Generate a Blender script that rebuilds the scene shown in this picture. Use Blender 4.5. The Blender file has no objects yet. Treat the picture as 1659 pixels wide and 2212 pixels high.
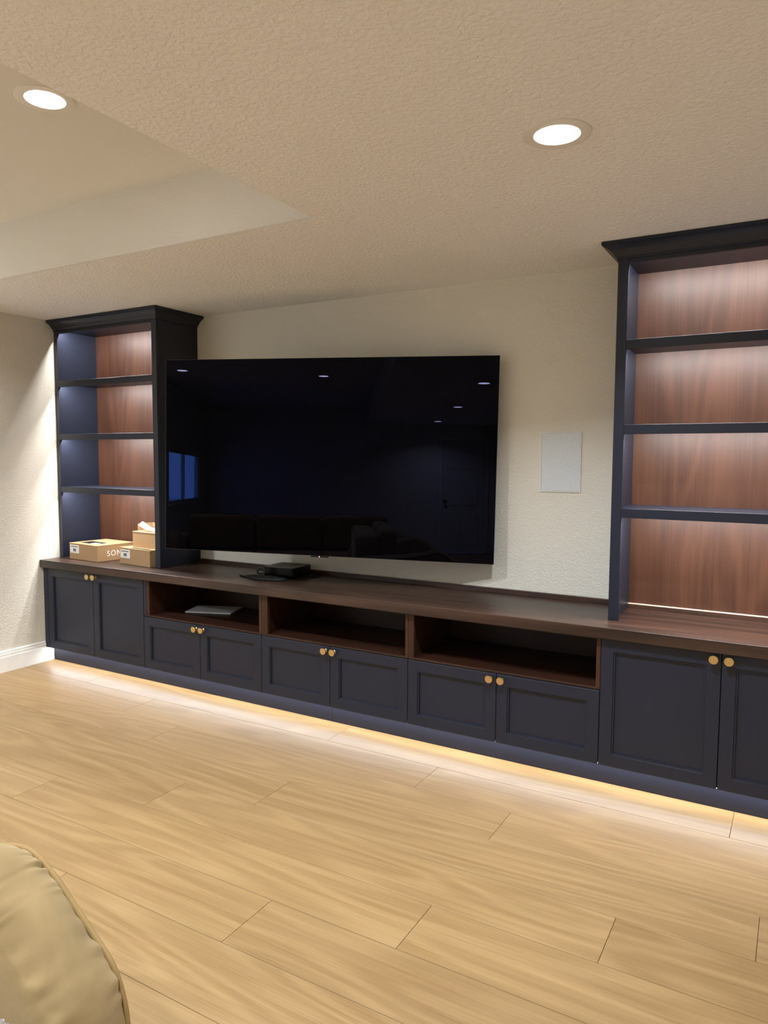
import bpy, bmesh, math, random
from mathutils import Vector, Matrix, noise

# ------------------------------------------------------------------ camera, world, lights, exposure
scene = bpy.context.scene
COL = scene.collection
PI = math.pi
rnd = random.Random(11)

CAM = Vector((4.437, -3.068, 1.409))
YAW, PITCH, ROLL = math.radians(29.952), math.radians(-4.407), math.radians(0.287)
F_PX = 1564.79                                     # focal length in pixels of the 1659 x 2212 frame
fwd = Vector((-math.sin(YAW) * math.cos(PITCH), math.cos(YAW) * math.cos(PITCH), math.sin(PITCH)))
rgt = Vector((math.cos(YAW), math.sin(YAW), 0))
upv = rgt.cross(fwd)
r2 = rgt * math.cos(ROLL) + upv * math.sin(ROLL)
u2 = upv * math.cos(ROLL) - rgt * math.sin(ROLL)
cd = bpy.data.cameras.new('camera')
cd.sensor_fit = 'VERTICAL'; cd.sensor_height = 24.0; cd.lens = F_PX / 2212 * 24.0
cd.clip_start = 0.02
cam = bpy.data.objects.new('camera', cd); COL.objects.link(cam)
m = Matrix((r2, u2, -fwd)).transposed().to_4x4(); m.translation = CAM
cam.matrix_world = m
scene.camera = cam

world = bpy.data.worlds.new('world'); scene.world = world; world.use_nodes = True
wn = world.node_tree.nodes
wn['Background'].inputs[0].default_value = (0.20, 0.45, 1.0, 1)      # deep blue evening sky outside the rear window
wn['Background'].inputs[1].default_value = 7.0

scene.view_settings.view_transform = 'Standard'
scene.view_settings.look = 'None'
scene.view_settings.gamma = 1.0
scene.view_settings.use_curve_mapping = False
scene.view_settings.exposure = 0.64

# the lamps the room has and the added middle tray cans (their lights are made in the lamp builders below)
CAN_W, CAN_SPREAD, CAN_COL = 18.2, 2.3, (0.92, 1.0, 1.10)
SHELF_W, SHELF_COL = 7.6, (1.0, 0.97, 0.96)
KICK_W, KICK_COL = 3.7, (0.88, 0.96, 1.12)

# ------------------------------------------------------------------ node helpers / materials
class NT:
    def __init__(self, name):
        self.m = bpy.data.materials.new(name); self.m.use_nodes = True
        self.t = self.m.node_tree; self.b = self.t.nodes['Principled BSDF']
    def n(self, kind, **kw):
        o = self.t.nodes.new('ShaderNode' + kind)
        for k, v in kw.items():
            if k.startswith('i_'):
                key = k[2:]; key = int(key) if key.isdigit() else key
                o.inputs[key].default_value = v
            else: setattr(o, k, v)
        return o
    def l(self, a, b): self.t.links.new(a, b)
    def math(self, op, a, b=None):
        o = self.n('Math', operation=op)
        for i, v in enumerate((a, b)):
            if v is None: continue
            if isinstance(v, (int, float)): o.inputs[i].default_value = v
            else: self.l(v, o.inputs[i])
        return o.outputs[0]
    def mix(self, fac, a, b, blend='MIX'):
        o = self.n('Mix', data_type='RGBA', blend_type=blend)
        for s, v in ((0, fac), (6, a), (7, b)):
            if isinstance(v, (int, float)): o.inputs[s].default_value = v
            elif isinstance(v, tuple): o.inputs[s].default_value = (*v, 1)
            else: self.l(v, o.inputs[s])
        return o.outputs[2]
    def mapping(self, scale, vec=None, loc=None):
        mp = self.n('Mapping'); mp.inputs['Scale'].default_value = scale
        self.l(vec if vec is not None else self.n('TexCoord').outputs['Object'], mp.inputs['Vector'])
        return mp.outputs[0]
    def noise(self, vec, scale, detail=2.0, rough=0.5, dist=0.0):
        o = self.n('TexNoise'); o.inputs['Scale'].default_value = scale
        o.inputs['Detail'].default_value = detail; o.inputs['Roughness'].default_value = rough
        o.inputs['Distortion'].default_value = dist
        self.l(vec, o.inputs['Vector']); return o.outputs['Fac']
    def ramp(self, fac, p0, p1):
        o = self.n('MapRange'); o.inputs['From Min'].default_value = p0; o.inputs['From Max'].default_value = p1
        self.l(fac, o.inputs['Value']); return o.outputs[0]
    def bump(self, h, strength, dist):
        o = self.n('Bump'); o.inputs['Strength'].default_value = strength; o.inputs['Distance'].default_value = dist
        self.l(h, o.inputs['Height']); self.l(o.outputs[0], self.b.inputs['Normal'])
    def set(self, **kw):
        for k, v in kw.items():
            k = k.replace('_', ' ')
            inp = self.b.inputs[k]
            if isinstance(v, tuple): inp.default_value = (*v, 1)
            elif isinstance(v, (int, float)): inp.default_value = v
            else: self.l(v, inp)

def S(r, g, b):                                   # sRGB 0-255 to linear
    f = lambda c: c / 12.92 if c <= 0.04045 else ((c + 0.055) / 1.055) ** 2.4
    return (f(r / 255), f(g / 255), f(b / 255))

def plain(name, col, rough=0.5, spec=0.5, metal=0.0, var=0.0, vs=6.0):
    t = NT(name); t.set(Roughness=rough, Metallic=metal, Specular_IOR_Level=spec)
    v = t.mapping((1, 1, 1)); nz = t.noise(v, vs, 3)
    k = 1 - var
    t.set(Base_Color=t.mix(nz, tuple(c * k for c in col), tuple(min(1, c * (1 + var)) for c in col)))
    return t.m

def plaster(name, col, scale, strength, dist):
    t = NT(name); v = t.mapping((1, 1, 1))
    a = t.noise(v, scale, 3, 0.55, 0.4); b = t.noise(v, scale * 0.33, 2, 0.5, 0.2)
    h = t.math('ADD', t.ramp(a, 0.38, 0.66), t.math('MULTIPLY', b, 0.6))
    c = t.noise(v, 2.2, 2)
    t.set(Base_Color=t.mix(c, tuple(x * 0.97 for x in col), tuple(x * 1.02 for x in col)), Roughness=0.75, Specular_IOR_Level=0.25)
    t.bump(h, strength, dist); return t.m

def wood(name, dark, light, along, ring=34.0, ringw=0.3, fibw=0.45, tonew=0.35, rough=0.42, spec=0.4, objrand=False, acr=1.0, rvar=0.0, bstr=0.08, lowfreq=1.0, fine=0.6):
    """procedural plank: contour lines of a stretched noise (cathedrals) + fine fibres; along = grain axis"""
    t = NT(name); vec = t.n('TexCoord').outputs['Object']
    if objrand:
        oi = t.n('ObjectInfo')
        cx = t.n('CombineXYZ')
        t.l(t.math('MULTIPLY', oi.outputs['Random'], 37.0), cx.inputs[0])
        t.l(t.math('MULTIPLY', oi.outputs['Random'], 91.0), cx.inputs[1])
        t.l(t.math('MULTIPLY', oi.outputs['Random'], 53.0), cx.inputs[2])
        ad = t.n('VectorMath', operation='ADD'); t.l(vec, ad.inputs[0]); t.l(cx.outputs[0], ad.inputs[1]); vec = ad.outputs[0]
    def sc(a, c): return tuple(a if i == along else c * acr for i in range(3))
    low = t.noise(t.mapping(sc(0.55 * lowfreq, 4.2 * lowfreq), vec), 1.0, 1.5, 0.45, 0.25)
    rings = t.math('SINE', t.math('MULTIPLY', low, ring * 6.283))
    rings = t.ramp(rings, -0.6, 1.0)
    mid = t.noise(t.mapping(sc(1.3, 52), vec), 1.0, 4, 0.65, 0.5)
    fib = t.noise(t.mapping(sc(3.2, 190), vec), 1.0, 4, 0.65, 0.25)
    fib = t.ramp(t.math('ADD', t.math('MULTIPLY', fib, 0.5), t.math('MULTIPLY', mid, 0.5)), 0.36, 0.64)
    tone = t.ramp(t.noise(t.mapping(sc(0.7, 3.5), vec), 1.0, 2, 0.5, 0.4), 0.3, 0.7)
    f = t.math('ADD', t.math('ADD', t.math('MULTIPLY', rings, ringw), t.math('MULTIPLY', fib, fibw)), t.math('MULTIPLY', tone, tonew))
    f = t.math('MULTIPLY', f, 1.0 / (ringw + fibw + tonew))
    col = t.mix(f, dark, light)
    if rvar:
        hs = t.n('HueSaturation')
        t.l(t.math('ADD', t.math('MULTIPLY', oi.outputs['Random'], rvar), 1 - rvar / 2), hs.inputs['Value'])
        t.l(col, hs.inputs['Color']); col = hs.outputs[0]
    t.set(Base_Color=col, Roughness=rough, Specular_IOR_Level=spec)
    t.bump(t.math('ADD', fib, rings), bstr, 0.0006)
    return t.m

def emit(name, col, s):
    t = NT(name); t.set(Base_Color=(0.8, 0.8, 0.8), Emission_Color=col, Emission_Strength=s); return t.m

M = {}
M['wall'] = plaster('wall_paint', (0.74, 0.71, 0.615), 120, 0.45, 0.004)
M['ceil'] = plaster('ceiling_texture', (0.90, 0.89, 0.88), 62, 0.55, 0.006)
M['tray'] = plaster('tray_paint', (0.76, 0.735, 0.675), 110, 0.18, 0.003)
M['floor'] = wood('oak_plank', S(127, 98, 61), S(162, 133, 91), 0, ring=11, ringw=0.26, fibw=0.46, tonew=0.28, rough=0.38, spec=0.35, objrand=True, rvar=0.07, bstr=0.10, fine=1.0)
M['sub'] = plain('underlay', (0.12, 0.08, 0.05), 0.9, 0.1, var=0.2)
M['navy'] = plain('navy_paint', (0.0145, 0.0178, 0.031), 0.38, 0.38, var=0.05)
M['walv'] = wood('walnut_upright', S(44, 25, 17), S(80, 51, 36), 2, ring=8, ringw=0.26, fibw=0.42, tonew=0.32, rough=0.42, spec=0.32, acr=1.0)
M['walh'] = wood('walnut_long', S(9, 6, 4), S(80, 55, 43), 0, ring=7, ringw=0.25, fibw=0.5, tonew=0.3, rough=0.36, spec=0.5)
M['wald'] = wood('walnut_compartment', S(30, 15, 9), S(66, 38, 24), 0, ring=8, ringw=0.2, fibw=0.5, tonew=0.45, rough=0.4, spec=0.4)
M['edge'] = plain('painted_light_edge', (0.62, 0.48, 0.38), 0.6, 0.3, var=0.05)  # pale colour stands in for light falling on the walnut rail's top
M['trim'] = plain('white_trim', (0.78, 0.76, 0.70), 0.35, 0.4, var=0.02)
M['door_w'] = plain('white_door_paint', (0.72, 0.70, 0.66), 0.4, 0.4, var=0.02)
M['black'] = plain('black_plastic', (0.008, 0.008, 0.008), 0.55, 0.2, var=0.1)
M['satin'] = plain('black_satin', (0.005, 0.005, 0.005), 0.34, 0.25, var=0.1)
M['metal'] = plain('dark_metal', (0.30, 0.30, 0.31), 0.3, 0.5, 0.9, var=0.05)
M['bezel'] = plain('bezel_metal', (0.07, 0.07, 0.075), 0.35, 0.5, 0.8, var=0.05)
M['tabw'] = plain('white_tablet', (0.72, 0.74, 0.77), 0.4, 0.4, var=0.02)
M['white_print'] = plain('white_print', (0.85, 0.85, 0.84), 0.5, 0.3)
M['grey_print'] = plain('grey_print', (0.014, 0.014, 0.015), 0.9, 0.03)
M['mid_print'] = plain('label_ink', (0.05, 0.05, 0.05), 0.6, 0.2)
M['label'] = plain('label_paper', (0.72, 0.71, 0.68), 0.6, 0.2)
M['kraft'] = plain('kraft_card', (0.37, 0.235, 0.12), 0.7, 0.2, var=0.06, vs=60)
M['lens'] = emit('lamp_lens', (1.0, 0.97, 0.92), 30.0)
M['led'] = emit('led_strip', (1.0, 0.97, 0.93), 14.0)
M['red'] = emit('red_standby', (1.0, 0.08, 0.04), 1.5)

def brass():
    t = NT('brushed_brass')
    v = t.mapping((1, 1, 1)); w = t.noise(t.mapping((90, 6, 600), None), 1.0, 2)
    t.set(Base_Color=t.mix(w, S(212, 182, 122), S(244, 220, 166)), Metallic=1.0, Roughness=0.34)
    t.b.inputs['Anisotropic'].default_value = 0.6
    return t.m
M['brass'] = brass()

def screen():
    t = NT('oled_glass'); t.set(Base_Color=(0.0006, 0.0006, 0.0008), Roughness=0.006, Specular_IOR_Level=0.16, Specular_Tint=(0.5, 0.54, 1.0))
    n = t.noise(t.mapping((1, 1, 1)), 0.9, 0.0); t.set(Base_Color=t.mix(n, (0.0005, 0.0005, 0.0007), (0.0007, 0.0007, 0.0009)))
    return t.m
M['screen'] = screen()

def grille():
    t = NT('speaker_mesh'); v = t.n('TexVoronoi'); v.inputs['Scale'].default_value = 420
    t.l(t.mapping((1, 1, 1)), v.inputs['Vector'])
    t.set(Base_Color=t.mix(t.ramp(v.outputs['Distance'], 0.15, 0.45), (0.40, 0.43, 0.44), (0.66, 0.70, 0.71)), Roughness=0.6)
    return t.m
M['grille'] = grille()

def suede(name, dark, light):
    t = NT(name); v = t.mapping((1, 1, 1))
    a = t.noise(v, 7, 3, 0.55, 0.8); b = t.noise(v, 900, 2)
    t.set(Base_Color=t.mix(t.ramp(a, 0.3, 0.7), dark, light), Roughness=0.85, Specular_IOR_Level=0.15, Sheen_Weight=0.35, Sheen_Roughness=0.5)
    t.set(Sheen_Tint=(0.9, 0.75, 0.5))
    t.bump(t.math('ADD', t.math('MULTIPLY', a, 4.0), b), 0.25, 0.0012)
    return t.m
M['suede'] = suede('tan_suede', S(126, 105, 70), S(154, 131, 92))
M['suede2'] = suede('tan_suede_dark', S(120, 86, 56), S(150, 112, 74))
M['pipe'] = plain('piping_cord', S(150, 124, 80), 0.75, 0.2, var=0.08, vs=30)

def film():
    t = NT('clear_film'); t.set(Base_Color=(0.86, 0.87, 0.9), Roughness=0.22, Transmission_Weight=0.8, IOR=1.2, Specular_IOR_Level=0.6); return t.m
M['film'] = film()
def glass():
    t = NT('window_glass'); t.set(Base_Color=(1, 1, 1), Roughness=0.0, Transmission_Weight=1.0, IOR=1.05); return t.m
M['glass'] = glass()

# ------------------------------------------------------------------ mesh helpers
ORG = {}                                          # object name -> world origin of its thing
def nb(): return bmesh.new()
def box(bm, x0, x1, y0, y1, z0, z1, bev=0.0, seg=1):
    r = bmesh.ops.create_cube(bm, size=1.0)
    vs = r['verts']
    for v in vs:
        v.co = Vector((x0 if v.co.x < 0 else x1, y0 if v.co.y < 0 else y1, z0 if v.co.z < 0 else z1))
    if bev > 0:
        es = list({e for v in vs for e in v.link_edges})
        bmesh.ops.bevel(bm, geom=es, offset=bev, segments=seg, profile=0.5, affect='EDGES', clamp_overlap=True)
    return bm
def lathe(bm, prof, n=24, c=(0, 0, 0), axis='z'):
    rings = []
    for r, h in prof:
        ring = []
        for i in range(n):
            a = 2 * PI * i / n
            p = (r * math.cos(a), r * math.sin(a), h)
            if axis == 'y': p = (p[0], p[2], p[1])
            ring.append(bm.verts.new((c[0] + p[0], c[1] + p[1], c[2] + p[2])))
        rings.append(ring)
    for a, b in zip(rings, rings[1:]):
        for i in range(n):
            bm.faces.new((a[i], a[(i + 1) % n], b[(i + 1) % n], b[i]))
    for ring in (rings[0], rings[-1]):
        try: bm.faces.new(ring)
        except ValueError: pass
    return bm
def tube(bm, pts, r, n=8, closed=False):
    pts = [Vector(p) for p in pts]; rings = []
    L = len(pts)
    up = None
    for i, p in enumerate(pts):
        a = pts[(i - 1) % L] if (closed or i > 0) else p
        b = pts[(i + 1) % L] if (closed or i < L - 1) else p
        d = (b - a).normalized()
        if up is None:
            up = Vector((0, 0, 1)) if abs(d.z) < 0.9 else Vector((0, 1, 0))
        s = d.cross(up); s = s.normalized() if s.length > 1e-5 else Vector((1, 0, 0)); up = s.cross(d).normalized()
        rings.append([bm.verts.new(p + (s * math.cos(2 * PI * k / n) + up * math.sin(2 * PI * k / n)) * r) for k in range(n)])
    prs = list(zip(rings, rings[1:])) + ([(rings[-1], rings[0])] if closed else [])
    for a, b in prs:
        for k in range(n): bm.faces.new((a[k], a[(k + 1) % n], b[(k + 1) % n], b[k]))
    if not closed:
        bm.faces.new(rings[0]); bm.faces.new(rings[-1])
    return bm
def obj(name, bm, mat, parent=None, smooth=False, local=False):
    """link bm as one mesh; world coordinates are moved into the frame of the thing it belongs to"""
    bmesh.ops.recalc_face_normals(bm, faces=bm.faces[:])
    o_org = ORG.get(parent.name) if parent else None
    if o_org is not None and not local:
        bmesh.ops.translate(bm, verts=bm.verts[:], vec=-o_org)
    me = bpy.data.meshes.new(name); bm.to_mesh(me); bm.free()
    if isinstance(mat, (list, tuple)):
        for q in mat: me.materials.append(q)
    else: me.materials.append(mat)
    if smooth:
        for p in me.polygons: p.use_smooth = True
    o = bpy.data.objects.new(name, me); COL.objects.link(o)
    if parent:
        o.parent = parent
        if o_org is not None: ORG[o.name] = o_org
    return o
def smooth_by_angle(o, deg=35):
    me = o.data
    for p in me.polygons: p.use_smooth = True
    me.set_sharp_from_angle(angle=math.radians(deg))
    return o
def tag(o, label, cat, group=None):
    o['label'] = label; o['category'] = cat
    if group: o['group'] = group
    return o
def thing(name, label, cat, loc=(0, 0, 0), group=None, mat=None):
    o = bpy.data.objects.new(name, None); COL.objects.link(o); o.empty_display_size = 0.05
    if mat is not None: o.matrix_world = mat; ORG[o.name] = Vector((0, 0, 0))
    else: o.location = loc; ORG[o.name] = Vector(loc)
    return tag(o, label, cat, group)
def struct(name, bm, mat, smooth=False):
    o = obj(name, bm, mat, None, smooth); o['kind'] = 'structure'; return o
def area(name, loc, rot, sx, sy, watt, col, shape='RECTANGLE', spread=PI, parent=None):
    d = bpy.data.lights.new(name, 'AREA'); d.shape = shape; d.size = sx
    if shape == 'RECTANGLE': d.size_y = sy
    d.energy = watt; d.color = col; d.spread = spread
    o = bpy.data.objects.new(name, d); COL.objects.link(o)
    o.location = Vector(loc) - (ORG[parent.name] if parent else Vector((0, 0, 0))); o.rotation_euler = rot
    if parent: o.parent = parent
    return o

# ------------------------------------------------------------------ room dimensions
XL, XR = 0.0, 5.20                                # side walls
YW, YB = 0.486, -8.95                             # TV wall, rear wall
ZS, ZT = 2.307, 2.586                             # soffit, tray ceiling
TX, TY = 2.804, -0.757                            # tray corner

# ------------------------------------------------------------------ structure
fl = struct('floor', box(nb(), XL, XR, YB, YW, -0.06, -0.008), M['sub'])
ROW = 0.2318; PL = 1.81
joints = {0: 0.640, 1: 1.250, 2: 1.682, 3: 0.762, 4: 2.190, 5: 1.675, 6: 3.034, 7: 2.343}
bounds = [0.055] + [-0.176 - ROW * k for k in range(39)]
bounds[-1] = YB
mesh_cache = {}
for k in range(len(bounds) - 1):
    y1, y0 = bounds[k], bounds[k + 1]
    if y1 - y0 < 0.02: continue
    j = joints.get(k, (k * 0.67) % PL)
    xs = [XL]; q = j % PL
    while q < XR:
        if q - xs[-1] > 0.05: xs.append(q)
        q += PL
    xs.append(XR)
    for a, b in zip(xs, xs[1:]):
        key = (round(b - a, 4), round(y1 - y0, 4))
        if key not in mesh_cache:
            w, d = (b - a) / 2 - 0.0007, (y1 - y0) / 2 - 0.0007
            bm = nb(); c = 0.0007
            lo = [bm.verts.new((sx * w, sy * d, -0.007)) for sx, sy in ((-1, -1), (1, -1), (1, 1), (-1, 1))]
            mi = [bm.verts.new((sx * w, sy * d, -0.0006)) for sx, sy in ((-1, -1), (1, -1), (1, 1), (-1, 1))]
            hi = [bm.verts.new((sx * (w - c), sy * (d - c), 0)) for sx, sy in ((-1, -1), (1, -1), (1, 1), (-1, 1))]
            for p, r in ((lo, mi), (mi, hi)):
                for i in range(4): bm.faces.new((p[i], p[(i + 1) % 4], r[(i + 1) % 4], r[i]))
            bm.faces.new(hi); bm.faces.new(lo[::-1])
            bmesh.ops.recalc_face_normals(bm, faces=bm.faces[:])
            me = bpy.data.meshes.new('plank'); bm.to_mesh(me); bm.free(); me.materials.append(M['floor'])
            mesh_cache[key] = me
        p = bpy.data.objects.new('plank', mesh_cache[key]); COL.objects.link(p)
        p.location = ((a + b) / 2, (y0 + y1) / 2, 0); p.parent = fl

struct('wall_back', box(nb(), XL - 0.1, XR + 0.1, YW, YW + 0.1, -0.06, 2.75), M['wall'])
struct('wall_right', box(nb(), XR, XR + 0.1, YB, YW, -0.06, 2.75), M['wall'])
# left wall with the rear window opening
WY0, WY1, WZ0, WZ1 = -8.45, -6.15, 0.92, 1.70
bm = nb()
box(bm, -0.1, XL, WY1, YW, -0.06, 2.75); box(bm, -0.1, XL, YB, WY0, -0.06, 2.75)
box(bm, -0.1, XL, WY0, WY1, -0.06, WZ0); box(bm, -0.1, XL, WY0, WY1, WZ1, 2.75)
struct('wall_left', bm, M['wall'])
# rear wall with door opening
DX0, DX1, DZ = 4.22, 5.00, 2.03
bm = nb()
box(bm, XL - 0.1, DX0, YB - 0.1, YB, -0.06, 2.75); box(bm, DX1, XR + 0.1, YB - 0.1, YB, -0.06, 2.75)
box(bm, DX0, DX1, YB - 0.1, YB, DZ, 2.75); box(bm, DX0, DX1, YB - 0.1, YB - 0.065, -0.06, DZ)  # last box: unseen slab added behind the door to block sky light
struct('wall_front', bm, M['wall'])
# ceiling: tray plus the lowered soffit band (L-shaped)
ce = struct('ceiling', box(nb(), XL, XR, YB, YW, ZT, ZT + 0.1), M['tray'])
bm = nb()
out = [(XL, TY), (TX, TY), (TX, YB), (XR, YB), (XR, YW), (XL, YW)]
lo = [bm.verts.new((x, y, ZS)) for x, y in out]; hi = [bm.verts.new((x, y, ZT)) for x, y in out]
bm.faces.new(lo); bm.faces.new(hi)
for i in range(6): bm.faces.new((lo[i], lo[(i + 1) % 6], hi[(i + 1) % 6], hi[i]))
es = [e for e in bm.edges if all(abs(v.co.z - ZS) < 1e-6 for v in e.verts) and ((abs(e.verts[0].co.y - TY) < 1e-6 and abs(e.verts[1].co.y - TY) < 1e-6) or (abs(e.verts[0].co.x - TX) < 1e-6 and abs(e.verts[1].co.x - TX) < 1e-6))]
bmesh.ops.bevel(bm, geom=es, offset=0.009, segments=3, profile=0.5, affect='EDGES')
bm.normal_update()
for f in bm.faces:
    if abs(f.normal.z) < 0.5: f.material_index = 1
obj('soffit', bm, [M['ceil'], M['tray']], ce)

# baseboards
def baseboard_profile():
    return [(0, 0), (0.016, 0), (0.016, 0.098), (0.013, 0.101), (0.013, 0.118), (0.010, 0.122), (0.010, 0.132), (0.005, 0.138), (0, 0.138)]
def sweep(bm, prof, y0, y1, x=0.0, s=1):
    a = [bm.verts.new((x + s * o, y0, z)) for o, z in prof]; b = [bm.verts.new((x + s * o, y1, z)) for o, z in prof]
    n = len(prof)
    for i in range(n): bm.faces.new((a[i], a[(i + 1) % n], b[(i + 1) % n], b[i]))
    bm.faces.new(a); bm.faces.new(b[::-1])
bm = nb(); sweep(bm, baseboard_profile(), YB + 0.002, -0.003)
box(bm, 0, 0.016, -0.003, 0.0545, 0, 0.0955)
struct('baseboard_left', bm, M['trim'])
bm = nb(); sweep(bm, baseboard_profile(), YB + 0.002, YW - 0.002, XR, -1); struct('baseboard_right', bm, M['trim'])
bm = nb(); box(bm, 0.018, DX0 - 0.075, YB, YB + 0.016, 0, 0.138, 0.002); struct('baseboard_front', bm, M['trim'])

# door in the rear wall (seen in the television's reflection)
bm = nb(); box(bm, DX0 + 0.003, DX1 - 0.003, YB - 0.06, YB - 0.022, 0.006, DZ - 0.003, 0.002)
d1 = struct('door_1', bm, M['door_w'])
for cx in (0.24, 0.54):
    for z0, z1 in ((0.14, 0.74), (0.86, 1.40), (1.52, 1.90)):
        bm = nb(); box(bm, DX0 + cx - 0.12, DX0 + cx + 0.12, YB - 0.022, YB - 0.014, z0, z1, 0.006); obj('door_panel', bm, M['door_w'], d1)
bm = nb(); lathe(bm, [(0.03, 0), (0.03, 0.006), (0.012, 0.01), (0.012, 0.035), (0.027, 0.045), (0.027, 0.06), (0.012, 0.068)], 20, (DX0 + 0.065, YB - 0.022, 0.93), 'y')
obj('door_knob', bm, M['black'], d1, True)
bm = nb()
box(bm, DX0 - 0.07, DX0, YB, YB + 0.016, 0, DZ + 0.07, 0.003); box(bm, DX1, DX1 + 0.07, YB, YB + 0.016, 0, DZ + 0.07, 0.003)
box(bm, DX0, DX1, YB, YB + 0.016, DZ, DZ + 0.07, 0.003); struct('trim_1', bm, M['trim'])

# ground outside the rear window
bm = nb(); gv = {}
for i in range(13):
    for j in range(17):
        x = -0.12 - i * 0.5; y = -11.0 + j * 0.5
        gv[i, j] = bm.verts.new((x, y, 0.78 + 0.16 * i * 0.5 + 0.10 * noise.noise(Vector((x * 1.3, y * 1.3, 0)))))
for i in range(12):
    for j in range(16): bm.faces.new((gv[i, j], gv[i + 1, j], gv[i + 1, j + 1], gv[i, j + 1]))
struct('ground', bm, plain('snow', (0.70, 0.76, 0.86), 0.8, 0.2, var=0.1), True)
# rear window in the left wall
bm = nb(); t = 0.045
box(bm, -0.08, -0.02, WY0, WY1, WZ0, WZ0 + t); box(bm, -0.08, -0.02, WY0, WY1, WZ1 - t, WZ1)
box(bm, -0.08, -0.02, WY0, WY0 + t, WZ0 + t, WZ1 - t); box(bm, -0.08, -0.02, WY1 - t, WY1, WZ0 + t, WZ1 - t)
box(bm, -0.075, -0.025, (WY0 + WY1) / 2 - 0.03, (WY0 + WY1) / 2 + 0.03, WZ0 + t, WZ1 - t)
w1 = struct('window_1', bm, M['trim'])
for a, b in ((WY0 + t, (WY0 + WY1) / 2 - 0.03), ((WY0 + WY1) / 2 + 0.03, WY1 - t)):
    bm = nb(); box(bm, -0.053, -0.047, a, b, WZ0 + t, WZ1 - t); obj('pane', bm, M['glass'], w1)
bm = nb(); box(bm, -0.02, 0.03, WY0 - 0.03, WY1 + 0.03, WZ0 - 0.03, WZ0, 0.004); obj('window_sill', bm, M['trim'], w1)

# ------------------------------------------------------------------ recessed ceiling lights
def can(x, y, z, label):
    r = thing('recessed_light', label, 'ceiling light', (x, y, z), 'recessed ceiling lights')
    bm = nb(); n = 48
    prof = [(0.094, 0.0), (0.094, -0.0035), (0.086, -0.006), (0.064, -0.004), (0.060, 0.002), (0.0585, 0.010)]
    rings = []
    for rr, h in prof:
        rings.append([bm.verts.new((x + rr * math.cos(2 * PI * i / n), y + rr * math.sin(2 * PI * i / n), z + h)) for i in range(n)])
    for a, b in zip(rings, rings[1:]):
        for i in range(n): bm.faces.new((a[i], a[(i + 1) % n], b[(i + 1) % n], b[i]))
    smooth_by_angle(obj('trim_ring', bm, M['trim'], r), 40)
    bm = nb(); lathe(bm, [(0.0605, -0.0015), (0.0605, -0.0022), (0.03, -0.0028)], 40, (x, y, z)); obj('lens', bm, M['lens'], r)
    area('lamp', (x, y, z - 0.0045), (0, 0, 0), 0.118, 0, CAN_W, CAN_COL, 'DISK', CAN_SPREAD, r)
    return r
can(3.805, -1.016, ZS, 'glowing round recessed light in the soffit above the right bookcase')
can(2.207, -1.465, ZT, 'glowing round recessed light inside the raised tray ceiling')
can(3.81, -3.41, ZS, 'round recessed light in the soffit over the tan sofa end of the room')
can(3.95, -5.80, ZS, 'round recessed light in the soffit above the rear of the room')
can(4.02, -8.18, ZS, 'round recessed light in the soffit in front of the rear door')
can(0.43, -1.465, ZT, 'round recessed light in the tray near the left wall')
can(2.13, -5.12, ZT, 'round recessed light in the tray above the brown sofa')
can(2.17, -3.29, ZT, 'added unseen round recessed light in the tray above the tan sofa')  # unseen middle can, added so more light bounces off the floor
can(0.43, -3.20, ZT, 'added unseen round recessed light halfway along the left wall')  # its unseen partner, likewise added for extra floor bounce
can(0.43, -4.92, ZT, 'round recessed light in the tray by the left wall behind the sofa')

# ------------------------------------------------------------------ base cabinets
DB = [0.0434, 0.5047, 0.968, 1.434, 1.893, 2.349, 2.8065, 3.266, 3.731, 4.196, 4.660]
ZB, ZSM, ZCB, ZCT = 0.0966, 0.4205, 0.651, 0.700
XE = 4.703                                         # right end of the run
knob_me = None
def knob(parent, x, z):
    global knob_me
    if knob_me is None:
        bm = nb()
        lathe(bm, [(0.0085, 0.0), (0.0085, -0.002), (0.006, -0.004), (0.006, -0.015), (0.010, -0.018), (0.0165, -0.020), (0.018, -0.0225), (0.018, -0.027), (0.0168, -0.029), (0.008, -0.0295)], 28, axis='y')
        bmesh.ops.recalc_face_normals(bm, faces=bm.faces[:])
        knob_me = bpy.data.meshes.new('knob'); bm.to_mesh(knob_me); bm.free(); knob_me.materials.append(M['brass'])
        for p in knob_me.polygons: p.use_smooth = True
        knob_me.set_sharp_from_angle(angle=math.radians(40))
    o = bpy.data.objects.new('knob', knob_me); COL.objects.link(o)
    o.parent = parent; o.location = Vector((x, 0.0, z)) - ORG[parent.name]
    return o
def door(parent, x0, x1, z0, z1, knob_side):
    g = 0.0014; x0 += g; x1 -= g; z0 += g; z1 -= g
    w = 0.053
    bm = nb()
    def ring(i, y): return [bm.verts.new((a, y, b)) for a, b in ((x0 + i, z0 + i), (x1 - i, z0 + i), (x1 - i, z1 - i), (x0 + i, z1 - i))]
    R = [ring(0, 0.020), ring(0, 0.0014), ring(0.0014, 0.0), ring(w - 0.002, 0.0), ring(w, 0.0045), ring(w + 0.0055, 0.0045), ring(w + 0.0065, 0.0125), ring(w + 0.0065, 0.017)]
    for a, b in zip(R, R[1:]):
        for i in range(4): bm.faces.new((a[i], a[(i + 1) % 4], b[(i + 1) % 4], b[i]))
    d = obj('door', bm, M['navy'], parent)
    bm = nb(); box(bm, x0 + w + 0.006, x1 - w - 0.006, 0.0127, 0.0165, z0 + w + 0.006, z1 - w - 0.006); obj('door_panel', bm, M['navy'], d)
    knob(d, x1 - 0.026 if knob_side > 0 else x0 + 0.026, z1 - 0.022)
    return d
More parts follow.
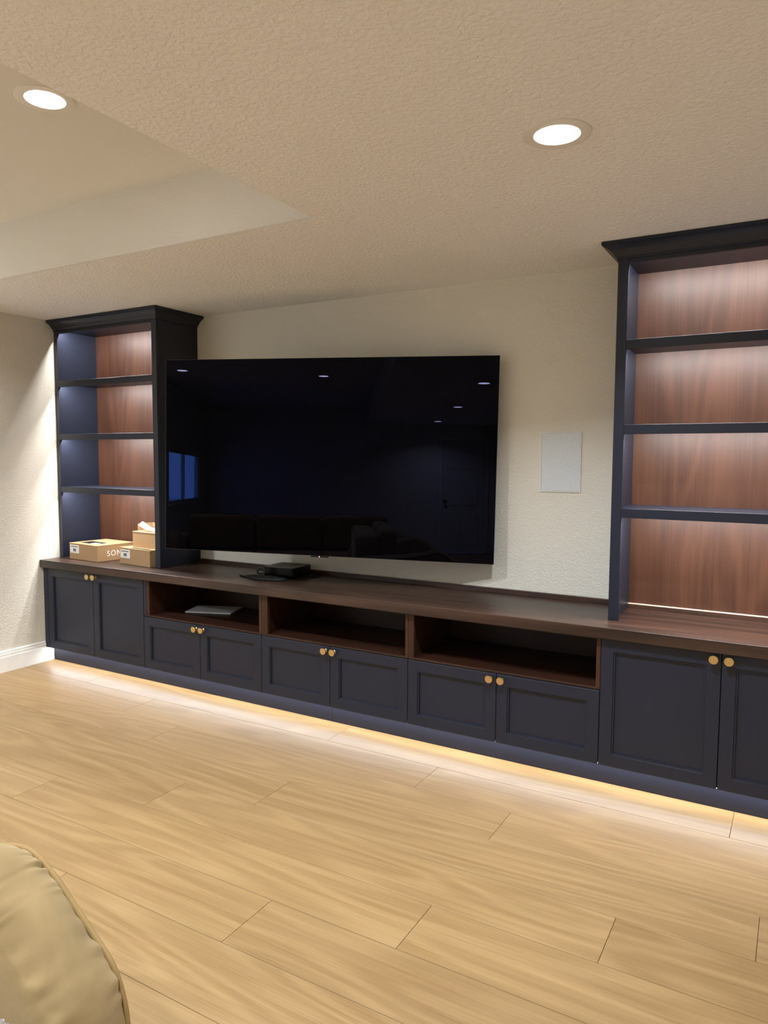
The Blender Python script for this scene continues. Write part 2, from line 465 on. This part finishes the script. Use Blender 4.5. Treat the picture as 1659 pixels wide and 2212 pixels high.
def tall_unit(x0, x1, i, label):
    c = thing('base_cabinet', label, 'cabinet', ((x0 + x1) / 2, 0.25, 0), 'dark navy base cabinets under the worktop')
    bm = nb()
    box(bm, x0, x1, 0.021, YW - 0.003, ZB, ZB + 0.018); box(bm, x0, x0 + 0.018, 0.021, YW - 0.003, ZB + 0.018, ZCB)
    box(bm, x1 - 0.018, x1, 0.021, YW - 0.003, ZB + 0.018, ZCB); box(bm, x0 + 0.018, x1 - 0.018, YW - 0.012, YW - 0.003, ZB + 0.018, ZCB)
    box(bm, x0 + 0.018, x1 - 0.018, 0.021, YW - 0.012, ZCB - 0.018, ZCB)
    obj('body', bm, M['navy'], c)
    if x0 < DB[i] - 0.01:
        bm = nb(); box(bm, x0 + 0.001, DB[i] - 0.001, 0.0, 0.020, ZB, ZCB, 0.001); obj('filler_strip', bm, M['navy'], c)
    if x1 > DB[i + 2] + 0.01:
        bm = nb(); box(bm, DB[i + 2] + 0.001, x1 - 0.001, 0.0, 0.020, ZB, ZCB, 0.001); obj('filler_strip', bm, M['navy'], c)
    door(c, DB[i], DB[i + 1], ZB, ZCB - 0.004, 1); door(c, DB[i + 1], DB[i + 2], ZB, ZCB - 0.004, -1)
    return c
def media_unit(i, sl, sr, label):
    x0, x1 = DB[i], DB[i + 2]
    c = thing('media_cabinet', label, 'cabinet', ((x0 + x1) / 2, 0.25, 0), 'dark navy base cabinets under the worktop')
    bm = nb()
    box(bm, x0 + 0.0005, x1 - 0.0005, 0.021, YW - 0.003, ZB, ZB + 0.018)
    box(bm, x0 + 0.0005, x0 + 0.018, 0.021, YW - 0.003, ZB + 0.018, 0.410); box(bm, x1 - 0.018, x1 - 0.0005, 0.021, YW - 0.003, ZB + 0.018, 0.410)
    box(bm, x0 + 0.018, x1 - 0.018, YW - 0.012, YW - 0.003, ZB + 0.018, 0.410)
    obj('body', bm, M['navy'], c)
    bm = nb(); box(bm, x0 + 0.0005, x1 - 0.0005, 0.004, YW - 0.003, 0.4215, 0.431, 0.001); obj('compartment_floor', bm, M['wald'], c)
    bm = nb(); box(bm, x0 + 0.0005, x1 - 0.0005, YW - 0.014, YW - 0.003, 0.431, ZCB); obj('compartment_back', bm, M['wald'], c)
    for a, b in (sl, sr):
        if b > a:
            bm = nb(); box(bm, a, b, 0.003, 0.022, 0.431, ZCB, 0.0012); obj('stile', bm, M['walv'], c)
    bm = nb(); box(bm, sl[0], sl[1] - 0.004 if sl[1] - sl[0] < 0.03 else sl[0] + 0.02, 0.022, YW - 0.014, 0.431, ZCB); obj('compartment_side', bm, M['wald'], c)
    if sr[1] > sr[0]:
        bm = nb(); box(bm, sr[0] + 0.002, sr[1], 0.022, YW - 0.014, 0.431, ZCB); obj('compartment_side', bm, M['wald'], c)
    bm = nb(); box(bm, sl[1], sr[0], 0.003, 0.022, 0.642, ZCB, 0.001); obj('top_rail', bm, M['walh'], c)
    if i == 2:
        bm = nb(); box(bm, x0 + 0.001, sl[0] - 0.0005, 0.002, 0.3, 0.431, ZCB, 0.0008); obj('filler_strip', bm, M['navy'], c)
    door(c, DB[i], DB[i + 1], ZB, ZSM, 1); door(c, DB[i + 1], DB[i + 2], ZB, ZSM, -1)
    return c
tall_unit(0.001, 0.968, 0, 'tall two-door dark navy base cabinet below the left bookcase beside the wall')
media_unit(2, (0.990, 1.016), (1.874, 1.8925), 'media cabinet with open walnut bay holding the white tablet')
media_unit(4, (1.8935, 1.934), (2.790, 2.806), 'middle media cabinet with empty walnut bay, between two others')
media_unit(6, (2.807, 2.838), (3.712, 3.7305), 'media cabinet with empty walnut bay nearest the right bookcase')
tall_unit(3.7315, XE, 8, 'tall two-door dark navy base cabinet below the right bookcase')

# toe kick with its LED strip
tk = thing('toe_kick', 'recessed dark plinth board lit by a strip under the cabinets', 'plinth', (2.3, 0.06, 0))
for a, b in ((0.0165, 2.3265), (2.3275, XE - 0.02)):
    bm = nb(); box(bm, a, b, 0.055, 0.070, 0.0005, ZB - 0.0005, 0.0008); obj('kick_board', bm, M['navy'], tk)
bm = nb(); box(bm, 0.03, XE - 0.03, 0.024, 0.034, ZB - 0.0035, ZB - 0.0005); obj('led_strip', bm, M['led'], tk)
for k in range(4):
    L = (XE - 0.06) / 4
    area('kick_light', (0.03 + L * (k + 0.5), 0.029, ZB - 0.005), (math.radians(-24), 0, 0), L, 0.008, KICK_W / 4, KICK_COL, parent=tk)

# worktop
wt = thing('worktop', 'long dark walnut worktop running over all the base cabinets', 'worktop', (2.35, 0.23, ZCB))
bm = nb(); box(bm, 0.001, XE + 0.012, -0.026, YW - 0.002, ZCB, ZCT, 0.0025, 2); obj('top', bm, M['walh'], wt)
bm = nb(); box(bm, 0.978, 3.725, 0.463, YW - 0.002, ZCT, 0.724, 0.001); obj('rear_ledge', bm, M['walh'], wt)

# ------------------------------------------------------------------ bookcases
YF, ZTOP, ZHD = 0.1325, 2.245, 2.222
SH = [1.905, 1.548, 1.190]
def crown(bm, path):
    prof = [(0.0, 2.238), (0.005, 2.238), (0.005, 2.247), (0.009, 2.250), (0.014, 2.256), (0.021, 2.265), (0.030, 2.274), (0.041, 2.282), (0.050, 2.287), (0.053, 2.288), (0.053, 2.291), (0.058, 2.292), (0.058, 2.3055), (0.0, 2.3055)]
    rings = []
    for (x, y, ox, oy) in path:
        rings.append([bm.verts.new((x + ox * o, y + oy * o, z)) for o, z in prof])
    n = len(prof)
    for a, b in zip(rings, rings[1:]):
        for i in range(n): bm.faces.new((a[i], a[(i + 1) % n], b[(i + 1) % n], b[i]))
    bm.faces.new(rings[0]); bm.faces.new(rings[-1][::-1])
def bookcase(x0, x1, sl, sr, path, label):
    b = thing('bookcase', label, 'bookcase', ((x0 + x1) / 2, 0.3, ZCT), 'tall navy bookcases standing on the worktop')
    e = 0.0006; z0 = ZCT + e; yb = YW - 0.002
    for a, c in ((x0, x0 + 0.0225), (x1 - 0.0225, x1)):
        bm = nb(); box(bm, a, c, YF + 0.019, yb, z0, 2.285); obj('side_panel', bm, M['navy'], b)
    xi0, xi1 = x0 + 0.0225, x1 - 0.0225
    bm = nb(); box(bm, xi0, xi1, 0.452, 0.464, 0.7245, 2.27); obj('back_panel', bm, M['walv'], b)
    bm = nb(); box(bm, xi0, xi1, 0.429, 0.464, z0, 0.7215); r = obj('base_rail', bm, M['walh'], b)
    bm = nb(); box(bm, xi0, xi1, 0.430, 0.4515, 0.7215, 0.7235); obj('rail_edge', bm, M['edge'], r)  # thin pale strip, the lit line along the rail painted in
    bm = nb(); box(bm, xi0, xi1, YF + 0.019, 0.452, ZTOP, 2.27); obj('top_panel', bm, M['navy'], b)
    for a, c in (sl, sr):
        bm = nb(); box(bm, a, c, YF, YF + 0.019, z0, 2.285, 0.0012); obj('stile', bm, M['navy'], b)
    bm = nb(); box(bm, sl[1], sr[0], YF + 0.0004, YF + 0.019, ZHD, 2.285, 0.001); obj('header_rail', bm, M['navy'], b)
    for z in SH:
        bm = nb(); box(bm, xi0, xi1, YF + 0.019, 0.452, z - 0.020, z - 0.001); s = obj('shelf', bm, M['navy'], b)
        bm = nb(); box(bm, sl[1], sr[0], YF + 0.0004, YF + 0.019, z - 0.040, z, 0.001); obj('shelf_edge', bm, M['navy'], s)
    bm = nb(); crown(bm, path); obj('crown_molding', bm, M['navy'], b)
    for z in [ZTOP] + [s - 0.020 for s in SH]:
        bm = nb(); box(bm, xi0 + 0.02, xi1 - 0.02, 0.155, 0.165, z - 0.002, z - 0.0002); obj('led_strip', bm, M['led'], b)
        area('shelf_light', ((x0 + x1) / 2, 0.160, z - 0.004), (math.radians(31), 0, 0), xi1 - xi0 - 0.05, 0.009, SHELF_W, SHELF_COL, parent=b)
    return b
bookcase(0.001, 0.976, (0.001, 0.034), (0.934, 0.976), [(0.001, YF, 0, -1), (0.976, YF, 1, -1), (0.976, YW - 0.002, 1, 0)],
         'left lit navy bookcase against the side wall, holding three cardboard boxes')
bookcase(3.727, XE, (3.727, 3.771), (4.659, XE), [(3.727, YW - 0.002, -1, 0), (3.727, YF, -1, -1), (XE, YF, 1, -1), (XE, YW - 0.002, 1, 0)],
         'right lit navy bookcase with empty walnut-backed shelves')

# ------------------------------------------------------------------ television
ty, tt, tr = math.radians(16.97), math.radians(1.028), math.radians(-0.687)
r_ = Vector((math.cos(ty), math.sin(ty), 0)); n_ = Vector((-math.sin(ty), math.cos(ty), 0))
u_ = Vector((0, 0, 1)) * math.cos(tt) + n_ * math.sin(tt)
r_, u_ = r_ * math.cos(tr) + u_ * math.sin(tr), u_ * math.cos(tr) - r_ * math.sin(tr)
tm = Matrix((r_, u_.cross(r_), u_)).transposed().to_4x4(); tm.translation = Vector((2.206, 0.140, 1.399))
tv = thing('television', 'huge black flat television turned on its arm above the worktop', 'television', mat=tm)
W2, H2 = 0.9265, 0.530
bm = nb(); box(bm, -W2 + 0.0012, W2 - 0.0012, 0.0, 0.004, -H2 + 0.0012, H2 - 0.0012); obj('screen', bm, M['screen'], tv)
bm = nb(); t = 0.0014
box(bm, -W2, W2, -0.0006, 0.0065, H2 - t, H2); box(bm, -W2, W2, -0.0006, 0.0065, -H2, -H2 + t)
box(bm, -W2, -W2 + t, -0.0006, 0.0065, -H2 + t, H2 - t); box(bm, W2 - t, W2, -0.0006, 0.0065, -H2 + t, H2 - t)
obj('bezel', bm, M['bezel'], tv)
bm = nb(); box(bm, -W2 + 0.002, W2 - 0.002, 0.0042, 0.0062, -H2 + 0.002, H2 - 0.002); obj('back_sheet', bm, M['black'], tv)
bm = nb(); box(bm, -0.66, 0.66, 0.0062, 0.045, -0.49, 0.10, 0.012, 2); obj('rear_housing', bm, M['black'], tv)
bm = nb(); box(bm, -0.058, 0.042, -0.004, 0.012, -H2 - 0.0075, -H2 - 0.0002, 0.0015); lb = obj('logo_bar', bm, M['satin'], tv)
bm = nb(); lathe(bm, [(0.0005, -0.0048), (0.003, -0.0045), (0.003, -0.003)], 12, (-0.008, 0, -H2 - 0.004), 'y'); obj('standby_light', bm, M['red'], lb)
# its articulated wall mount
mt = thing('wall_mount', 'black articulated wall mount hidden behind the television', 'wall mount', (2.21, YW, 1.35))
bm = nb(); box(bm, 2.08, 2.34, YW - 0.022, YW - 0.001, 1.18, 1.52, 0.003); obj('wall_plate', bm, M['black'], mt)
pv = tm @ Vector((0.0, 0.075, -0.05)); el = Vector((2.44, 0.395, 1.35))
for dz in (-0.09, 0.09):
    bm = nb(); tube(bm, [(2.21, YW - 0.022, 1.35 + dz), (el.x, el.y, 1.35 + dz)], 0.014, 8); obj('arm', bm, M['black'], mt)
    bm = nb(); tube(bm, [(el.x, el.y, 1.35 + dz), (pv.x, pv.y, 1.35 + dz)], 0.013, 8); obj('arm', bm, M['black'], mt)
bm = nb(); tube(bm, [(el.x, el.y, 1.22), (el.x, el.y, 1.48)], 0.018, 10); obj('hinge', bm, M['black'], mt)
bm = nb(); a = tm @ Vector((-0.2, 0.056, 0.05)); c_ = tm @ Vector((0.2, 0.056, 0.05)); tube(bm, [a, c_], 0.010, 6)
a = tm @ Vector((-0.2, 0.056, -0.15)); c_ = tm @ Vector((0.2, 0.056, -0.15)); tube(bm, [a, c_], 0.010, 6); obj('head_bracket', bm, M['black'], mt)

# in-wall speaker
sp = thing('wall_speaker', 'pale grey rectangular speaker grille flush in the wall right of the television', 'speaker', (3.398, YW, 1.2355))
bm = nb(); t = 0.004
box(bm, 3.297, 3.499, YW - 0.006, YW - 0.0005, 1.2355, 1.2355 + t); box(bm, 3.297, 3.499, YW - 0.006, YW - 0.0005, 1.531 - t, 1.531)
box(bm, 3.297, 3.297 + t, YW - 0.006, YW - 0.0005, 1.2355 + t, 1.531 - t); box(bm, 3.499 - t, 3.499, YW - 0.006, YW - 0.0005, 1.2355 + t, 1.531 - t)
obj('frame', bm, M['trim'], sp)
bm = nb(); box(bm, 3.297 + t + 0.0006, 3.499 - t - 0.0006, YW - 0.0055, YW - 0.0005, 1.2355 + t + 0.0006, 1.531 - t - 0.0006, 0.001); obj('grille', bm, M['grille'], sp)

# ------------------------------------------------------------------ things on the worktop
def text_mesh(s, size, depth=0.0003):
    cu = bpy.data.curves.new('lettering', 'FONT'); cu.body = s; cu.size = size; cu.extrude = depth; cu.align_x = 'LEFT'
    cu.space_character = 1.15
    ob = bpy.data.objects.new('lettering', cu); COL.objects.link(ob)
    dg = bpy.context.evaluated_depsgraph_get(); me = bpy.data.meshes.new_from_object(ob.evaluated_get(dg))
    bpy.data.objects.remove(ob); bpy.data.curves.remove(cu); return me
def lettering(name, s, size, mat, parent, matrix):
    me = text_mesh(s, size); me.materials.clear(); me.materials.append(mat); me.name = name
    o = bpy.data.objects.new(name, me); COL.objects.link(o); o.parent = parent; o.matrix_local = matrix; return o
def carton(x, y, z, rot, w, d, h, label, sticker=True):
    mw = Matrix.Translation((x, y, z)) @ Matrix.Rotation(math.radians(rot), 4, 'Z')
    c = thing('cardboard_box', label, 'box', group='cardboard boxes in the left bookcase', mat=mw)
    bm = nb(); box(bm, 0, w, 0, d, 0.0005, h - 0.004, 0.0015); obj('body', bm, M['kraft'], c)
    bm = nb(); box(bm, -0.0012, w + 0.0012, -0.0012, d + 0.0012, h - 0.0075, h, 0.0015); obj('lid', bm, M['kraft'], c)
    if sticker:
        bm = nb(); box(bm, 0.010, 0.112, -0.0019, -0.0002, h - 0.067, h - 0.012); s = obj('sticker', bm, M['label'], c)
        bm = nb(); box(bm, 0.018, 0.098, -0.0022, -0.0018, h - 0.026, h - 0.021); obj('sticker_print', bm, M['mid_print'], s)
        bm = nb(); q = 0.046
        for k in range(9):
            wd = (0.0022, 0.0035, 0.0016)[k % 3]
            box(bm, q, q + wd, -0.0022, -0.0018, h - 0.056, h - 0.036); q += wd + 0.0012
        obj('barcode', bm, M['mid_print'], s)
    return c
b1 = carton(0.119, 0.121, ZCT, -4.5, 0.318, 0.285, 0.110, 'wide low cardboard box at the left of the shelf, white lettering on its side')
bm = nb(); box(bm, 0.055, 0.235, 0.045, 0.135, 0.1101, 0.1106); p = obj('top_print', bm, M['grey_print'], b1)
bm = nb(); box(bm, 0.165, 0.225, 0.05, 0.09, 0.1106, 0.1109); obj('top_print_patch', bm, M['white_print'], p)
lettering('side_lettering', 'SONOS', 0.052, M['white_print'], b1, Matrix.Translation((0.3186, 0.070, 0.034)) @ Matrix.Rotation(PI / 2, 4, 'Z') @ Matrix.Rotation(PI / 2, 4, 'X'))
b2 = carton(0.588, 0.148, ZCT, -5.5, 0.314, 0.20, 0.108, 'cardboard box with white sticker under the smaller open box')
bm = nb(); box(bm, 0.10, 0.30, 0.012, 0.035, 0.1081, 0.1086); obj('top_print', bm, M['grey_print'], b2)
b3 = carton(0.655, 0.198, ZCT + 0.108, -3, 0.235, 0.17, 0.104, 'small plain opened cardboard box on top of another box', sticker=False)
bm = nb()
box(bm, 0.002, 0.0045, 0.042, 0.165, 0.104, 0.150)
obj('flap', bm, M['kraft'], b3)
bm = nb()
v = [bm.verts.new(p) for p in ((0.006, 0.166, 0.104), (0.235, 0.166, 0.104), (0.235, 0.140, 0.150), (0.15, 0.136, 0.155), (0.006, 0.156, 0.150))]
f = bm.faces.new(v); g_ = bmesh.ops.extrude_face_region(bm, geom=[f]); bmesh.ops.translate(bm, verts=[e for e in g_['geom'] if isinstance(e, bmesh.types.BMVert)], vec=(0, 0.003, 0))
obj('flap', bm, M['kraft'], b3)
def crumple(bm, c, sx, sy, sz, seed, sub=3, amp=0.35):
    g = bmesh.ops.create_icosphere(bm, subdivisions=sub, radius=1.0)
    for v in g['verts']:
        n = noise.noise(v.co * 1.7 + Vector((seed, 0, 0))) + 0.6 * noise.cell(v.co * 2.3 + Vector((seed, 3, 1))) - 0.3
        p = v.co * (1 + amp * n)
        v.co = Vector((c[0] + p.x * sx, c[1] + p.y * sy, c[2] + p.z * sz))
pw = thing('plastic_wrap', 'crumpled clear plastic wrap on top of the small opened box', 'plastic wrap', (0.78, 0.26, ZCT + 0.2125))
bm = nb()
N = 9; grid = []
for i in range(N):
    row = []
    for j in range(6):
        u, w = i / (N - 1), j / 5
        x = 0.695 + 0.155 * u + 0.02 * w; y = 0.215 + 0.05 * w
        z = ZCT + 0.2135 + (1 - u) ** 1.3 * 0.062 * (0.35 + 0.65 * math.sin(PI * min(1, w * 0.8 + 0.1))) + 0.010 * noise.noise(Vector((i * 1.9, j * 2.3, 4)))
        row.append(bm.verts.new((x, y + 0.012 * noise.noise(Vector((i * 1.1, j, 9))), max(z, ZCT + 0.2132))))
    grid.append(row)
for i in range(N - 1):
    for j in range(5): bm.faces.new((grid[i][j], grid[i + 1][j], grid[i + 1][j + 1], grid[i][j + 1]))
bmesh.ops.solidify(bm, geom=bm.faces[:], thickness=0.0012)
obj('sheet', bm, M['film'], pw)

# amplifier
am_m = Matrix.Translation((1.823, 0.324, ZCT)) @ Matrix.Rotation(math.radians(4.5), 4, 'Z')
am = thing('amplifier', 'square black amplifier with round dished top under the television', 'amplifier', mat=am_m)
def rsq(h, r, z, bm, n=6):
    vs = []
    for cx, cy, a0 in ((h - r, h - r, 0), (-h + r, h - r, 90), (-h + r, -h + r, 180), (h - r, -h + r, 270)):
        for k in range(n + 1):
            a = math.radians(a0 + 90 * k / n); vs.append(bm.verts.new((cx + r * math.cos(a), cy + r * math.sin(a), z)))
    return vs
bm = nb()
R = [rsq(0.088, 0.02, 0.004, bm), rsq(0.098, 0.016, 0.010, bm), rsq(0.104, 0.014, 0.020, bm), rsq(0.104, 0.014, 0.061, bm), rsq(0.1025, 0.0125, 0.0628, bm)]
n = len(R[0])
for a, b in zip(R, R[1:]):
    for i in range(n): bm.faces.new((a[i], a[(i + 1) % n], b[(i + 1) % n], b[i]))
bm.faces.new(R[0][::-1])
tops = R[-1]
def circ(r, z): return [bm.verts.new((r * math.cos(math.atan2(v.co.y, v.co.x)), r * math.sin(math.atan2(v.co.y, v.co.x)), z)) for v in tops]
C = [tops, circ(0.092, 0.0632), circ(0.088, 0.0622), circ(0.06, 0.0560), circ(0.02, 0.0545)]
for a, b in zip(C, C[1:]):
    for i in range(n): bm.faces.new((a[i], a[(i + 1) % n], b[(i + 1) % n], b[i]))
bm.faces.new(C[-1])
smooth_by_angle(obj('body', bm, M['satin'], am), 30)
bm = nb(); lathe(bm, [(0.075, 0.0003), (0.075, 0.005)], 24); obj('foot', bm, M['black'], am)
# pouch of cables with a round tag in front of the amplifier
ac = thing('cable_pouch', 'flat black cable pouch with a round tag in front of the amplifier', 'pouch', (1.79, 0.14, ZCT))
bm = nb(); pts = [(1.63, 0.165), (1.70, 0.13), (1.76, 0.105), (1.85, 0.125), (1.92, 0.165), (1.93, 0.195), (1.84, 0.205), (1.74, 0.195), (1.69, 0.185)]
cen = Vector((1.79, 0.160)); rings = []
for k, (s, z) in enumerate(((1.0, 0.0008), (1.02, 0.006), (0.86, 0.016), (0.5, 0.023), (0.15, 0.025))):
    ring = []
    for i in range(36):
        q = i / 36 * len(pts); a = int(q); f_ = q - a
        p = Vector(pts[a % len(pts)]) * (1 - f_) + Vector(pts[(a + 1) % len(pts)]) * f_
        p = cen + (p - cen) * s
        ring.append(bm.verts.new((p.x, p.y, ZCT + z + (0.007 * noise.noise(Vector((p.x * 25, p.y * 25, 1))) if k > 1 else 0))))
    rings.append(ring)
for a, b in zip(rings, rings[1:]):
    for i in range(36): bm.faces.new((a[i], a[(i + 1) % 36], b[(i + 1) % 36], b[i]))
bm.faces.new(rings[0]); bm.faces.new(rings[-1])
obj('pouch', bm, M['black'], ac, True)
tg = Matrix.Translation((1.765, 0.150, ZCT + 0.044)) @ Matrix.Rotation(math.radians(14), 4, 'Z') @ Matrix.Rotation(math.radians(-14), 4, 'X')
bm = nb(); lathe(bm, [(0.026, 0.0), (0.026, 0.003)], 32, axis='y')
bmesh.ops.transform(bm, matrix=tg, verts=bm.verts[:]); td = obj('tag', bm, M['satin'], ac)
bm = nb(); tube(bm, [(0.0255 * math.cos(2 * PI * k / 40), -0.0004, 0.0255 * math.sin(2 * PI * k / 40)) for k in range(40)], 0.0006, 6, True)
bmesh.ops.transform(bm, matrix=tg, verts=bm.verts[:]); obj('tag_rim', bm, M['metal'], td)
ltm = Matrix.Translation(-ORG[ac.name]) @ tg @ Matrix.Translation((-0.0105, -0.0006, -0.003)) @ Matrix.Rotation(PI / 2, 4, 'X')
lettering('tag_lettering', 'SONOS', 0.0075, M['white_print'], td, ltm)
# cables behind the amplifier
for k, (pts, lab) in enumerate((([(1.93, 0.36, 0.722), (1.955, 0.33, 0.715), (1.985, 0.335, 0.706), (2.005, 0.375, 0.7045), (1.99, 0.42, 0.7045), (1.95, 0.445, 0.705)], 'thick black cable looping out on the right of the amplifier'),
                               ([(1.62, 0.20, 0.7045), (1.66, 0.16, 0.7045), (1.60, 0.17, 0.7045), (1.585, 0.185, 0.7045)], 'short black cable end left of the cable pouch'))):
    P = [Vector(p) for p in pts]; cv = []
    for i in range(len(P) - 1):
        p0, p1, p2, p3 = P[max(0, i - 1)], P[i], P[i + 1], P[min(len(P) - 1, i + 2)]
        for s in range(6):
            t = s / 6
            cv.append(0.5 * ((2 * p1) + (p2 - p0) * t + (2 * p0 - 5 * p1 + 4 * p2 - p3) * t * t + (3 * p1 - p0 - 3 * p2 + p3) * t ** 3))
    cv.append(P[-1])
    bm = nb(); tube(bm, cv, 0.0042, 8); tag(obj('cable', bm, M['black'], None, True), lab, 'cable')

# white tablet in the first open bay
tbm = Matrix.Translation((1.252, 0.314, 0.431)) @ Matrix.Rotation(math.radians(20), 4, 'Z')
tb = thing('tablet', 'thin white tablet lying in the left open bay', 'tablet', mat=tbm)
bm = nb(); box(bm, -0.150, 0.150, -0.100, 0.100, 0.0008, 0.0085, 0.003, 2); obj('shell', bm, M['tabw'], tb)
bm = nb(); box(bm, -0.144, 0.144, -0.094, 0.094, 0.0084, 0.0088); obj('lid_face', bm, M['tabw'], tb)

# ------------------------------------------------------------------ sofas
def arm_profile():
    # outline of the arm's side, front at +x, from the rear foot over the top to the front foot
    return [(-0.98, 0.10), (-0.99, 0.30), (-0.98, 0.50), (-0.93, 0.575), (-0.80, 0.595), (-0.60, 0.60), (-0.45, 0.615), (-0.355, 0.632), (-0.309, 0.645), (-0.268, 0.650), (-0.238, 0.645), (-0.210, 0.632), (-0.175, 0.612), (-0.145, 0.590), (-0.083, 0.544), (-0.035, 0.505), (-0.010, 0.458), (0.0, 0.409), (0.004, 0.33), (0.002, 0.22), (-0.004, 0.10)]
def spline(P, n):
    out = []
    for i in range(len(P) - 1):
        p0, p1, p2, p3 = [Vector(P[max(0, min(len(P) - 1, k))]) for k in (i - 1, i, i + 1, i + 2)]
        for s in range(n):
            t = s / n
            out.append(0.5 * ((2 * p1) + (p2 - p0) * t + (2 * p0 - 5 * p1 + 4 * p2 - p3) * t * t + (3 * p1 - p0 - 3 * p2 + p3) * t ** 3))
    out.append(Vector(P[-1])); return out
def sofa_arm(root, y0, y1, mat, x_off=0.0):
    P = spline(arm_profile(), 10); n = len(P)
    nor = []
    for i in range(n):
        d = (P[min(n - 1, i + 1)] - P[max(0, i - 1)]).normalized(); nor.append(Vector((-d.y, d.x)))
    bm = nb(); NV = 22; rings = []
    for j in range(NV + 1):
        v = j / NV; e = min(v, 1 - v) * 2
        bulge = 0.030 * (1 - (1 - e) ** 2.2)
        ring = []
        for i in range(n):
            wr = noise.noise(Vector((i * 0.20, 7.7 + y0, 0))) * math.sin(i * 0.62 + 3 * noise.noise(Vector((i * 0.11, 3, y0))))
            fall = math.exp(-e * 4.2) * (1 - math.exp(-e * 16))
            w2 = 0.006 * noise.noise(Vector((i * 0.05, v * 3.0, 2 + y0)))
            o = bulge + 0.020 * wr * fall * (1.0 if v < 2 else 0) + w2 * e
            p = P[i] + nor[i] * o
            ring.append(bm.verts.new((p.x + x_off, y0 + (y1 - y0) * v, p.y)))
        rings.append(ring)
    for a, b in zip(rings, rings[1:]):
        for i in range(n - 1): bm.faces.new((a[i], a[i + 1], b[i + 1], b[i]))
    # the two side faces, slightly padded
    for ring, sgn, yy in ((rings[0], -1, y0), (rings[-1], 1, y1)):
        c = Vector((-0.45 + x_off, yy + sgn * 0.006, 0.36)); prev = ring
        for s in (0.94, 0.7, 0.35):
            cur = []
            for v_ in ring:
                p = c + (v_.co - c) * s; p.y = yy + sgn * 0.006 * (1 - s ** 4)
                cur.append(bm.verts.new(p))
            for i in range(n - 1): bm.faces.new((prev[i], prev[i + 1], cur[i + 1], cur[i]))
            prev = cur
        bm.faces.new(prev)
    a = obj('arm', bm, mat, root, True, local=True); ORG[a.name] = Vector((0, 0, 0))
    for yy in ((y1,) if y1 == 0 else (y0,)):
        bm = nb(); tube(bm, [(p.x + nor[i].x * 0.003 + x_off, yy, p.y + nor[i].y * 0.003) for i, p in enumerate(P)], 0.0058, 8); obj('piping', bm, M['pipe'], a, True, local=True)
def pad(bm, x0, x1, y0, y1, z0, z1, puff=0.02, bev=0.045):
    g = nb(); box(g, x0, x1, y0, y1, z0, z1, bev, 4)
    me = bpy.data.meshes.new('t'); g.to_mesh(me); g.free(); bm.from_mesh(me); bpy.data.meshes.remove(me)
    return bm
def sofa(name, label, mtx, L, mat, ncush):
    """local frame: faces +x, front of the arms at x = 0, far arm at y = 0, sofa runs to y = -L"""
    s = thing(name, label, 'sofa', mat=mtx)
    T = 0.14
    sofa_arm(s, -T, 0.0, mat); sofa_arm(s, -L, -L + T, mat)
    bm = nb(); pad(bm, -0.97, -0.03, -L + T + 0.012, -T - 0.012, 0.10, 0.30, bev=0.015); obj('seat_base', bm, mat, s)
    bm = nb(); pad(bm, -0.98, -0.76, -L + T + 0.012, -T - 0.012, 0.30, 0.80, bev=0.05); obj('back_frame', bm, mat, s, True)
    w = (L - 2 * T - 0.024) / ncush
    for k in range(ncush):
        y1 = -T - 0.012 - k * w
        bm = nb(); pad(bm, -0.76, -0.02, y1 - w + 0.004, y1 - 0.004, 0.302, 0.42, bev=0.04); obj('seat_cushion', bm, mat, s, True)
        bm = nb(); pad(bm, -0.76, -0.60, y1 - w + 0.01, y1 - 0.01, 0.425, 0.85, bev=0.06); obj('back_cushion', bm, mat, s, True)
    for x in (-0.93, -0.08):
        for y in (-0.09, -L + 0.09):
            bm = nb(); lathe(bm, [(0.018, 0.0), (0.026, 0.10)], 12, (x, y, 0)); obj('leg', bm, M['black'], s)
    return s
sofa('sofa', 'tan suede sofa with piped rounded arm at the lower left corner', Matrix.Translation((3.446, -2.25, 0)), 1.75, M['suede'], 2)
sofa('sofa', 'brown sofa facing the television, reflected dimly in its screen', Matrix.Translation((0.35, -4.25, 0)) @ Matrix.Rotation(PI / 2, 4, 'Z'), 2.75, M['suede2'], 3)

# plastic bag on the seat of the near sofa
bm = nb(); crumple(bm, (3.362, -2.436, 0.482), 0.040, 0.018, 0.040, 2.3, 3, 0.5)
tag(obj('plastic_bag', bm, M['film'], None), 'crumpled clear plastic bag lying on the tan sofa seat', 'plastic bag')
